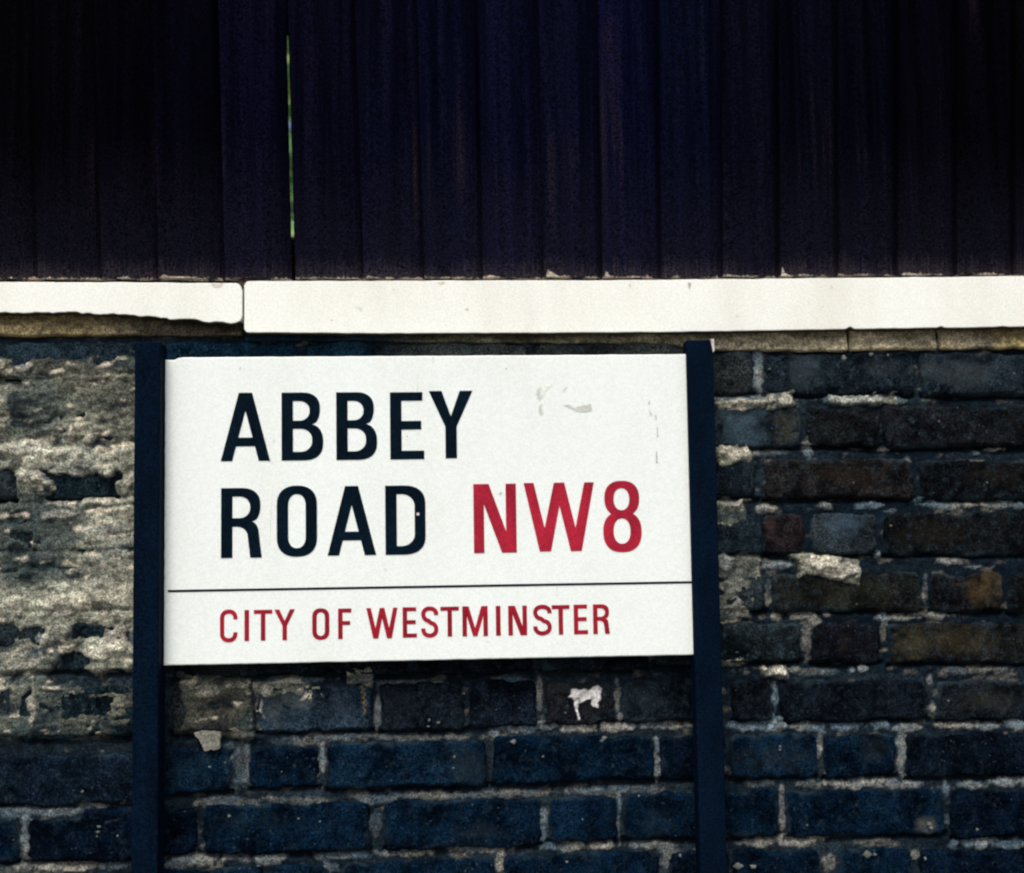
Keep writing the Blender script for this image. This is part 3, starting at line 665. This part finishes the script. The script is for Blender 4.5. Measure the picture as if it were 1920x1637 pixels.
# ------------------------------------------------------------------ street sign on two posts
SIGN_Y, POST_Y = -0.045, -0.056
SX0, SX1, SZ0, SZ1 = -0.36775, 0.38894, 1.55-0.15679, 1.55+0.28093
SIGN = empty('street_sign', ((SX0+SX1)/2, -0.035, 0.0), 'white street name sign reading ABBEY ROAD NW8 between two dark posts', 'street sign')
def post(xl, xr, ytop, POST_Y):
    a = at(xl, 1140, POST_Y)[0]; b_ = at(xr, 1140, POST_Y)[0]; zt = at((xl+xr)/2, ytop, POST_Y)[1]
    bm = bmesh.new(); box_bm(bm, a, b_, POST_Y, -0.022, -0.05, zt)
    bmesh.ops.bisect_plane(bm, geom=list(bm.verts)+list(bm.edges)+list(bm.faces), plane_co=(0,0,1.0), plane_no=(0,0,1))
    return own(bm_obj('post', bm, M_POST, None, 0.0022, 2), SIGN), (a, b_, zt)
postL, PL = post(249.0, 298.0, 641, -0.074)
postR, PR = post(1300.5, 1350.5, 637, POST_Y)
# panel with thickness and softened, slightly chipped edge
n_ = 120
def jit(a, s): return 0.00035*fbm(np.array([a*60.]), np.array([s*1.0]), 601, 2)[0]
out = []
for k in range(n_): out.append((SX0+(SX1-SX0)*k/n_, SZ0+jit(k/n_, 1)))
for k in range(60): out.append((SX1+jit(k/60, 2), SZ0+(SZ1-SZ0)*k/60))
for k in range(n_):
    x = SX1-(SX1-SX0)*k/n_; dz = 0.0035*sstep(0.022, 0.012, np.array(x-SX0)) if x-SX0 < 0.03 else 0.0
    out.append((x, SZ1+jit(k/n_, 3)-float(dz)))
for k in range(60):
    z = SZ1-0.0035-(SZ1-0.0035-SZ0)*k/60; out.append((SX0+jit(k/60, 4), z))
bm = bmesh.new()
rings = []
for yy, ins in ((SIGN_Y+0.016, 0), (SIGN_Y+0.002, 0), (SIGN_Y+0.0006, 0.0005), (SIGN_Y, 0.0016)):
    r_ = []
    for (X, Z) in out:
        ix = ins if X-SX0 < 0.003 else (-ins if SX1-X < 0.003 else 0); iz = ins if Z-SZ0 < 0.003 else (-ins if SZ1-Z < 0.006 else 0)
        r_.append(bm.verts.new((X+ix, yy, Z+iz)))
    rings.append(r_)
for a, b_ in zip(rings[:-1], rings[1:]):
    for i in range(len(out)):
        j = (i+1) % len(out); bm.faces.new((a[i], a[j], b_[j], b_[i]))
bm.faces.new(rings[-1]); bm.faces.new(rings[0][::-1])
PANEL = own(bm_obj('sign_panel', bm, M_SIGN), SIGN)
for zz in (SZ0+0.09, SZ1-0.09):       # rails that tie the panel to the posts
    bm = bmesh.new(); box_bm(bm, PL[0]+0.004, PR[1]-0.004, SIGN_Y+0.0165, SIGN_Y+0.022, zz-0.02, zz+0.02)
    own(bm_obj('rail', bm, M_POST), SIGN)
# chipped white corner on the right post's head
cx_, cz_ = PR[1], PR[2]
bm = bmesh.new()
vs = [bm.verts.new(p) for p in ((cx_-0.004, POST_Y-0.0012, cz_+0.001), (cx_+0.0012, POST_Y-0.0012, cz_+0.0012), (cx_+0.0016, POST_Y-0.0012, cz_-0.016), (cx_-0.0004, POST_Y-0.0012, cz_-0.019))]
bk = [bm.verts.new((v.co.x, POST_Y+0.006, v.co.z)) for v in vs]
bm.faces.new(vs)
for i in range(4): bm.faces.new((vs[i], bk[i], bk[(i+1) % 4], vs[(i+1) % 4]))
o = own(bm_obj('paint_chip', bm, M_CHIP), SIGN); o.parent = postR; o.location = (0, 0, 0)
o['label'] = 'small white chip on post corner'

# --- lettering
def qarc(x0, y0, x1, y1, first, n=9, p=2.0):
    """quarter arc from (x0,y0) to (x1,y1); first = 'h' leaves horizontally, 'v' vertically; p > 2 squarer"""
    out = []
    for k in range(1, n+1):
        a = k/n*math.pi/2; s_, c_ = math.sin(a)**(2/p), 1-max(0.0, math.cos(a))**(2/p)
        fx, fy = (s_, c_) if first == 'h' else (c_, s_)
        out.append((x0+(x1-x0)*fx, y0+(y1-y0)*fy))
    return out
def stroke(P, wd):
    P = np.array(P, float); T = np.gradient(P, axis=0); T /= np.linalg.norm(T, axis=1)[:, None]
    Nn = np.stack([-T[:, 1], T[:, 0]], 1)*wd/2
    return [tuple(p) for p in np.concatenate([P+Nn, (P-Nn)[::-1]])]
def rhole(x0, y0, x1, y1, rl, rr, ry):
    """hole with rounded right (rr) and left (rl) ends"""
    p = [(x0+rl, y0), (x1-rr, y0)]
    p += qarc(x1-rr, y0, x1, y0+ry, 'h') if rr else []
    p += [(x1, y1-ry)] if rr else [(x1, y0), (x1, y1)]
    p += qarc(x1, y1-ry, x1-rr, y1, 'v') if rr else []
    p += [(x0+rl, y1)]
    if rl: p += qarc(x0+rl, y1, x0, y1-ry, 'h') + [(x0, y0+ry)] + qarc(x0, y0+ry, x0+rl, y0, 'v')[:-1]
    else: pass
    return p
def glyph(ch, w, h, s, t):
    """polygons of a condensed grotesque capital in a w x h box; s stem, t bar thickness"""
    a = s/w; b = t/h
    if ch == 'A':
        ap = 0.135; k = 0.5-ap
        def xl(v): return a + k*v
        v0, v1 = 0.215, 0.215+b*1.02; vt = (0.5-a)/k
        return [[(0,0), (k,1), (1-k,1), (1,0), (1-a,0), (1-xl(v0),v0), (xl(v0),v0), (a,0)], [(xl(v1),v1), (1-xl(v1),v1), (0.5,vt)]]
    if ch == 'B':
        o = [(0,0), (.55,0)] + qarc(.55,0, 1,.25,'h', p=2.3) + [(1,.29)] + qarc(1,.29, .72,.525,'v') + qarc(.72,.525, .925,.75,'h')[2:] + [(.925,.77)] + qarc(.925,.77, .50,1,'v', p=2.3) + [(0,1)]
        return [o, rhole(a,.585,.925-a*.92,1-b,0,.24,.13), rhole(a,b,1-a*.98,.465,0,.27,.15)]
    if ch == 'D':
        o = [(0,0), (.45,0)] + qarc(.45,0, 1,.27,'h', p=2.4) + [(1,.73)] + qarc(1,.73, .45,1,'v', p=2.4) + [(0,1)]
        return [o, rhole(a,b,1-a*.95,1-b,0,.32,.17)]
    if ch == 'E':
        return [[(0,0),(1,0),(1,b),(a,b),(a,.5-b*.45),(.92,.5-b*.45),(.92,.5+b*.55),(a,.5+b*.55),(a,1-b),(.96,1-b),(.96,1),(0,1)]]
    if ch == 'F':
        return [[(0,0),(a,0),(a,.46),(.9,.46),(.9,.46+b),(a,.46+b),(a,1-b),(1,1-b),(1,1),(0,1)]]
    if ch == 'I': return [[(0,0),(1,0),(1,1),(0,1)]]
    if ch == 'T':
        return [[(.5-a/2,0),(.5+a/2,0),(.5+a/2,1-b),(1,1-b),(1,1),(0,1),(0,1-b),(.5-a/2,1-b)]]
    if ch == 'Y':
        q = a*1.12
        return [[(0,1),(q,1),(.5,.625),(1-q,1),(1,1),(.5+a/2,.47),(.5+a/2,0),(.5-a/2,0),(.5-a/2,.47)]]
    if ch == 'R':
        o = [(0,0),(a,0),(a,.445),(.40,.445)] + qarc(.40,.445, .655,.30,'h') + [(.715,0),(1,0),(.93,.33)] + qarc(.93,.33,.75,.515,'v') + qarc(.75,.515,.965,.73,'h')[2:] + [(.965,.76)] + qarc(.965,.76,.50,1,'v', p=2.3) + [(0,1)]
        return [o, rhole(a,.445+b,.965-a*.9,1-b,0,.26,.14)]
    if ch == 'O':
        ry = .27; o = [(0,1-ry),(0,ry)] + qarc(0,ry,.5,0,'v',p=2.35) + qarc(.5,0,1,ry,'h',p=2.35) + [(1,1-ry)] + qarc(1,1-ry,.5,1,'v',p=2.35) + qarc(.5,1,0,1-ry,'h',p=2.35)[:-1]
        x0, x1, y0, y1 = a, 1-a, b, 1-b; ry = .16
        i_ = [(x0,y1-ry),(x0,y0+ry)] + qarc(x0,y0+ry,.5,y0,'v',p=2.2) + qarc(.5,y0,x1,y0+ry,'h',p=2.2) + [(x1,y1-ry)] + qarc(x1,y1-ry,.5,y1,'v',p=2.2) + qarc(.5,y1,x0,y1-ry,'h',p=2.2)[:-1]
        return [o, i_]
    if ch == 'N':
        return [[(0,0),(0,1),(.36,1),(1-a,.31),(1-a,1),(1,1),(1,0),(.655,0),(a,.71),(a,0)]]
    if ch == 'W':
        return [[(0,1),(.142,1),(.29,.34),(.43,1),(.578,1),(.728,.34),(.862,1),(1,1),(.81,0),(.655,0),(.505,.665),(.375,0),(.215,0)]]
    if ch == 'M':
        return [[(0,0),(0,1),(.25,1),(.5,.27),(.75,1),(1,1),(1,0),(1-a,0),(1-a,.68),(.585,0),(.415,0),(a,.68),(a,0)]]
    if ch == '8':
        def bowl(cx, cy, rx, ry, p, n=40):
            return [(cx+rx*math.copysign(abs(math.cos(v))**(2/p), math.cos(v)), cy+ry*math.copysign(abs(math.sin(v))**(2/p), math.sin(v))) for v in np.linspace(0, 2*math.pi, n, endpoint=False)]
        lo = lambda yv: .5*max(0, 1-abs((yv-.285)/.285)**2.4)**(1/2.4)
        hi = lambda yv: .455*max(0, 1-abs((yv-.752)/.248)**2.4)**(1/2.4)
        ys = [.5-.5*math.cos(v) for v in np.linspace(0, math.pi, 70)]
        rt = [(.5+max(lo(v), hi(v)), v) for v in ys]; lf = [(.5-max(lo(v), hi(v)), v) for v in ys[::-1]]
        return [rt+lf[1:-1], bowl(.49,.742,.205,.155,2.2), bowl(.49,.295,.22,.178,2.2)]
    if ch == 'C':
        hx, hy = a/2, b/2
        P = [(1-hx,.70),(1-hx,.74)] + qarc(1-hx,.74,.5,1-hy,'v',10,2.2) + qarc(.5,1-hy,hx,.74,'h',10,2.2) + [(hx,.5)] + [(hx,.26)] + qarc(hx,.26,.5,hy,'v',10,2.2) + qarc(.5,hy,1-hx,.26,'h',10,2.2) + [(1-hx,.30)]
        return [[(x/w, y_/h) for x, y_ in stroke([(px*w, py*h) for px, py in P], (s+t)/2)]]
    if ch == 'S':
        hx, hy = a/2, b/2
        P = [(1-hx,.72),(1-hx,.76)] + qarc(1-hx,.76,.5,1-hy,'v',9,2.1) + qarc(.5,1-hy,hx,.76,'h',9,2.1) + qarc(hx,.76,.40,.555,'v',8,2.0) + [(.60,.46)] + qarc(.60,.46,1-hx,.26,'h',8,2.0) + qarc(1-hx,.26,.5,hy,'v',9,2.1) + qarc(.5,hy,hx,.26,'h',9,2.1) + [(hx,.30)]
        return [[(x/w, y_/h) for x, y_ in stroke([(px*w, py*h) for px, py in P], (s+t)/2)]]
def letter(ch, x0, x1, yt, yb, s, t, mat):
    ym = (yt+yb)/2; xm = (x0+x1)/2
    X0 = at(x0, ym, SIGN_Y)[0]; X1 = at(x1, ym, SIGN_Y)[0]; Z1 = at(xm, yt, SIGN_Y)[1]; Z0 = at(xm, yb, SIGN_Y)[1]
    w_, h_ = X1-X0, Z1-Z0; mm = w_/(x1-x0)
    pl = [[(px*w_, py*h_) for px, py in p] for p in glyph(ch, w_, h_, s*mm, t*mm)]
    me = fill_mesh('letter', pl, 0.0004)
    o = link('letter', me, mat, PANEL)
    o.location = Vector((X0, SIGN_Y-0.0005, Z0)) - Vector(SIGN.location) - Vector(PANEL.location)
    return o
for ch, x0, x1, yt, yb in (('A',414,506.5,736.5,864.5), ('B',528,606,736,863.3), ('B',630.5,707,735.5,862.3), ('E',731.5,795,735.5,861.3), ('Y',804.5,886.5,733,859.3),
                           ('R',414.5,491,915,1046), ('O',519,594.5,910.5,1044), ('A',614,705,911.3,1041.3), ('D',722.5,797.8,910.3,1040)):
    letter(ch, x0, x1, yt, yb, 21.4, 16.2, M_INK)
for ch, x0, x1, yt, yb in (('N',888,968,907.3,1036.6), ('W',982.5,1114.5,905,1033.6), ('8',1130.5,1202.3,901.5,1035.3)):
    letter(ch, x0, x1, yt, yb, 19.4, 16.0, M_RED)
for ch, x0, x1, yt, yb in (('C',412.3,445.5,1143,1204), ('I',458.5,467,1143.8,1201.8), ('T',476,510.5,1143.4,1201), ('Y',514.5,553,1142.6,1200.3), ('O',585.5,617.5,1140.6,1199.6), ('F',634,659,1141,1198),
                           ('W',687,745.5,1139.8,1197), ('E',755,781.5,1138.6,1195.3), ('S',789.5,822,1137.3,1195.5), ('T',826,860.5,1137.6,1193.6), ('M',867,914.5,1136.6,1192.8), ('I',929.8,938.5,1136,1191.8),
                           ('N',953,988,1135.6,1191.3), ('S',999.5,1034.5,1134,1191.3), ('T',1034.8,1068,1134.6,1190), ('E',1075.8,1102,1133.6,1189), ('R',1112,1143,1133,1188.6)):
    letter(ch, x0, x1, yt, yb, 8.3, 7.3, M_DRED)
a0, a1 = at(315, 1108, SIGN_Y), at(1300, 1092, SIGN_Y); zl = (a0[1]+a1[1])/2
bm = bmesh.new(); box_bm(bm, a0[0], SX1-0.0018, SIGN_Y-0.0007, SIGN_Y-0.0003, zl-0.0016, zl+0.0016)
own(bm_obj('divider_line', bm, M_INK), SIGN)
# old glue and scuffs on the enamel
bpy.context.view_layer.update()
RY = SIGN_Y-0.0004
res = [[(1006,731),(1013,724),(1024,722),(1035,720),(1031,727),(1022,734),(1018,744),(1012,752),(1008,748),(1005,740)], [(1011,760),(1017,757),(1016,766),(1020,774),(1014,780),(1010,772)],
       [(1054,733),(1060,726),(1064,724),(1061,731),(1056,735)], [(1055,760),(1066,758),(1078,764),(1090,761),(1108,757),(1110,770),(1100,773),(1088,773),(1078,770),(1068,765)]]
for p in res: mark('glue_residue', PANEL, [p], RY, 0.0002, M_RESIDUE)
for p in ([(1216,752),(1218,751),(1219,758),(1216,759)], [(1216,769),(1220,770),(1223,780),(1219,779)], [(1228,777),(1230,776),(1232,786),(1229,788)], [(1231,800),(1233,799),(1234,818),(1232,822)], [(1230,846),(1232,846),(1233,868),(1230,868)],
          [(934,926),(940,922),(942,925),(937,929)], [(948,691),(951,690),(951,694),(948,694)], [(762,818),(765,817),(765,820),(763,820)], [(448,690),(452,688),(452,692),(449,692)]):
    mark('scuff', PANEL, [p], RY, 0.0002, M_SCUFF)
M_FAINT = m_paint('faint_rust_run', (0.665, 0.70, 0.655), 0.6, 0.2, 0.05, 0.03, 300)
for p in ([(781.5,700),(783.5,700),(784,780),(782.5,785)], [(783,790),(784.5,790),(784,830),(783.5,830)], [(507,905),(509.5,910),(508,980),(505,1020),(504,1015),(506,960)], [(1043,1096),(1045,1096),(1045,1110),(1044,1122)]):
    mark('rust_run', PANEL, [p], RY, 0.0002, M_FAINT)
mark('paint_chip', PANEL, [[(783+3*math.cos(v), 964+3*math.sin(v)) for v in np.linspace(0, 6.28, 9)[:-1]]], SIGN_Y-0.0011, 0.0003, M_CHIP)

# ------------------------------------------------------------------ board fence on top of the wall
FY = 0.010
FENCE = empty('board_fence', (0, FY+0.03, 1.955), 'tall fence of dark stained upright boards above the white coping', 'fence')
lo_ = [-170, -50, 70, 190, 296, 421, 553.5, 682, 796, 906, 1021, 1130, 1241, 1357, 1463, 1574, 1685, 1796, 1905, 2016]
hi_ = [-186, -66, 54, 176, 284, 408, 538.5, 665, 781, 895, 1009, 1120, 1236, 1353, 1461, 1572, 1683, 1795, 1905, 2018]
tint = [(2, 2, 7), (2, 2, 7), (3, 2, 8), (3, 3, 10), (3, 3, 12), (7, 8, 25), (7, 7, 22), (7, 9, 25), (5, 8, 25), (8, 10, 29), (7, 10, 27), (7, 10, 31), (5, 9, 26), (6, 7, 20), (4, 6, 17), (3, 5, 15), (3, 3, 10), (3, 3, 9), (3, 3, 7), (2, 2, 6)]  # tints darken towards both ends: vignette shading put into the board colours
Ztop = at(960, 0, FY)[1]+0.75
def board(xl0, xr0, xl1, xr1, zb, col, seed, gapped=False):
    """feather-edge board: thick left arris, thin right edge tucked behind the next one; x at foot and at the frame's top"""
    z_ref = at(960, 0, FY)[1]
    nz = 60; zs = np.linspace(zb, Ztop, nz)
    k = (zs-zb)/(z_ref-zb)
    XL = xl0+(xl1-xl0)*k; XR = xr0+(xr1-xr0)*k
    e = 0.0006*fbm(zs*30, zs*0+seed, seed, 3); XL = XL+e
    over = 0.0 if gapped else 0.006
    if gapped: XR = XR+0.0007*fbm(zs*45, zs*0+seed, seed+4, 3)
    P = []
    warp = 0.0015*fbm(zs*2.0, zs*0+seed*1.7, seed+7, 2)
    sect = [(0.0, 0.022), (0.0, 0.0035), (-0.0012, 0.0006), (-0.003, 0.0), (0.35, 0.0012), (0.74, 0.0040), (0.86, 0.0085), (0.94, 0.0150), (1.0, 0.0190), (1.0, 0.022)]
    bm = bmesh.new(); rows_ = []
    for i in range(nz):
        wd = XR[i]+over-XL[i]; r_ = []
        for q, (u, d) in enumerate(sect):
            x = XL[i]+(u*wd if u >= 0 else -u)
            zf = zs[i] + (0.0009*math.sin(seed*1.3+q*2.1) if i == 0 else 0)
            r_.append(bm.verts.new((x, FY+d+warp[i], zf)))
        rows_.append(r_)
    m = len(sect)
    for i in range(nz-1):
        for q in range(m):
            p = (q+1) % m; bm.faces.new((rows_[i][q], rows_[i][p], rows_[i+1][p], rows_[i+1][q]))
    bm.faces.new(rows_[0][::-1]); bm.faces.new(rows_[-1])
    bmesh.ops.translate(bm, verts=list(bm.verts), vec=(0, 0, -zb))
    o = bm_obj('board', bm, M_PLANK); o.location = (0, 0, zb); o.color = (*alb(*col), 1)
    return own(o, FENCE)
for i in range(len(lo_)-1):
    yb = np.interp((lo_[i]+lo_[i+1])/2, [0, 500, 1000, 1340, 1920], [524, 524, 522.5, 521, 515]) - 2.6 + random.uniform(-.7, .7)
    zb = at((lo_[i]+lo_[i+1])/2, yb, FY)[1]
    yref = yb
    gap = (i == 5)
    xr0, xr1 = lo_[i+1], hi_[i+1]
    if gap: xr0, xr1 = lo_[i+1]-8.4, hi_[i+1]-4.9
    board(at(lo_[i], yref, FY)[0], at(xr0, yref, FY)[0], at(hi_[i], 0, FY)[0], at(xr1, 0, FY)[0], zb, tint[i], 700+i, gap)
xa = at(-170, 524, FY)[0]; xb = at(2016, 515, FY)[0]
for s_ in range(9):       # the fence goes on past the frame
    board(xa-0.093*(s_+1), xa-0.093*s_, xa-0.093*(s_+1)-.01, xa-0.093*s_-.01, 1.956, (5,4,8), 800+s_)
    board(xb+0.086*s_, xb+0.086*(s_+1), xb+0.086*s_, xb+0.086*(s_+1), 1.953, (5,4,8), 820+s_)
z450 = at(550, 449, FY+0.03)[1]; z60 = at(540, 52, FY+0.03)[1]
for z0, z1 in ((1.958, z450), (z60, z60+0.075), (2.75, 2.83)):
    bm = bmesh.new(); box_bm(bm, -1.55, 1.8, FY+0.026, FY+0.066, z0, z1); o = bm_obj('rail', bm, M_PLANK, None, 0.003); o.color = (*alb(6,5,9), 1); own(o, FENCE)

# ------------------------------------------------------------------ shrub glimpsed through the gap
gxw, _ = at(546, 260, 2.2)
SHR = empty('garden_shrub', (gxw, 2.3, -0.13), 'sunlit green shrub glimpsed through the narrow gap between two fence boards', 'shrub')
random.seed(21)
verts, faces = [], []
for q in range(9000):
    a = random.uniform(0, 2*math.pi); rr = 0.75*math.sqrt(random.random()); zz = random.uniform(0.9, 3.7)
    rr *= 0.65+0.5*math.sin(math.pi*min(1, (zz-0.5)/3.6))
    c = Vector((gxw+rr*math.cos(a), 2.3+0.8*rr*math.sin(a), zz))
    u = Vector((random.gauss(0,1), random.gauss(0,1), random.gauss(0,1)*.6)).normalized(); v = u.cross(Vector((random.gauss(0,1), random.gauss(0,1), random.gauss(0,1)))).normalized()
    ln, wd = random.uniform(.03, .055), random.uniform(.014, .024); b0 = len(verts)
    for p in (c-u*ln, c-v*wd, c+u*ln, c+v*wd): verts.append(p-Vector(SHR.location))
    faces.append((b0, b0+1, b0+2, b0+3))
me = bpy.data.meshes.new('foliage'); me.from_pydata([tuple(v) for v in verts], [], faces); me.update(); link('foliage', me, M_LEAF, SHR)
bm = bmesh.new(); bmesh.ops.create_cone(bm, segments=10, radius1=.05, radius2=.012, depth=3.2, cap_ends=True); bmesh.ops.translate(bm, verts=list(bm.verts), vec=(0,0,1.6)); bm_obj('stem', bm, M_BARK, SHR, smooth=True)

# splashes of old white paint on the boards' lower corners
bds = {round(o.location.z+FENCE.location.z, 5): o for o in FENCE.children if o.name.startswith('board')}
bpy.context.view_layer.update()
def near_board(px):
    X = at(px, 515, FY)[0]
    return min((o for o in FENCE.children if o.name.startswith('board')), key=lambda o: abs(sum(v.co.x for v in o.data.vertices)/len(o.data.vertices)-X))
for px, pl in ((1040, [(1025,519),(1026,506),(1031,508),(1037,511),(1043,516),(1050,519)]), (1150, [(1134,519),(1135,508),(1139,510),(1142,516),(1150,518),(1150,519)]), (1480, [(1465,518),(1466,501),(1469,504),(1470,511),(1478,516),(1486,518)]),
               (740, [(686,521),(690,517),(696,519),(712,521)]), (940, [(912,520),(918,516),(926,517),(932,519.5)]), (1400, [(1362,518),(1366,515),(1380,516.5),(1390,518)]), (1720, [(1690,516),(1694,511),(1704,512),(1722,514),(1740,515.5)]), (340, [(300,521),(306,515),(318,518),(350,518.6),(366,521)])):
    mark('paint_splash', near_board(px), [pl], FY-0.0006, 0.0012, M_SPL)

# faint marks on the painted coping
M_STN = m_paint('faint_coping_stain', (0.50, 0.49, 0.42), 0.9, 0.05, 0.3, 0.1, 400)
slabs = [o for o in WALL.children if o.name.startswith('coping_slab')]
for p in ([(820,529),(834,529),(830,534),(825,536)], [(873,578),(878,577),(877,582),(873,583)], [(1180,533),(1183,533),(1182,540),(1180,539)], [(1290,530),(1296,530),(1294,542),(1291,540)], [(1540,575),(1544,574),(1544,577)], [(395,532),(420,531),(415,538),(402,540)], [(735,541),(741,540),(739,546)], [(620,600),(623,599),(623,602)]):
    mark('stain', slabs[0] if p[0][0] < 456 else slabs[1], [p], COPE_Y-0.0003, 0.0003, M_STN)
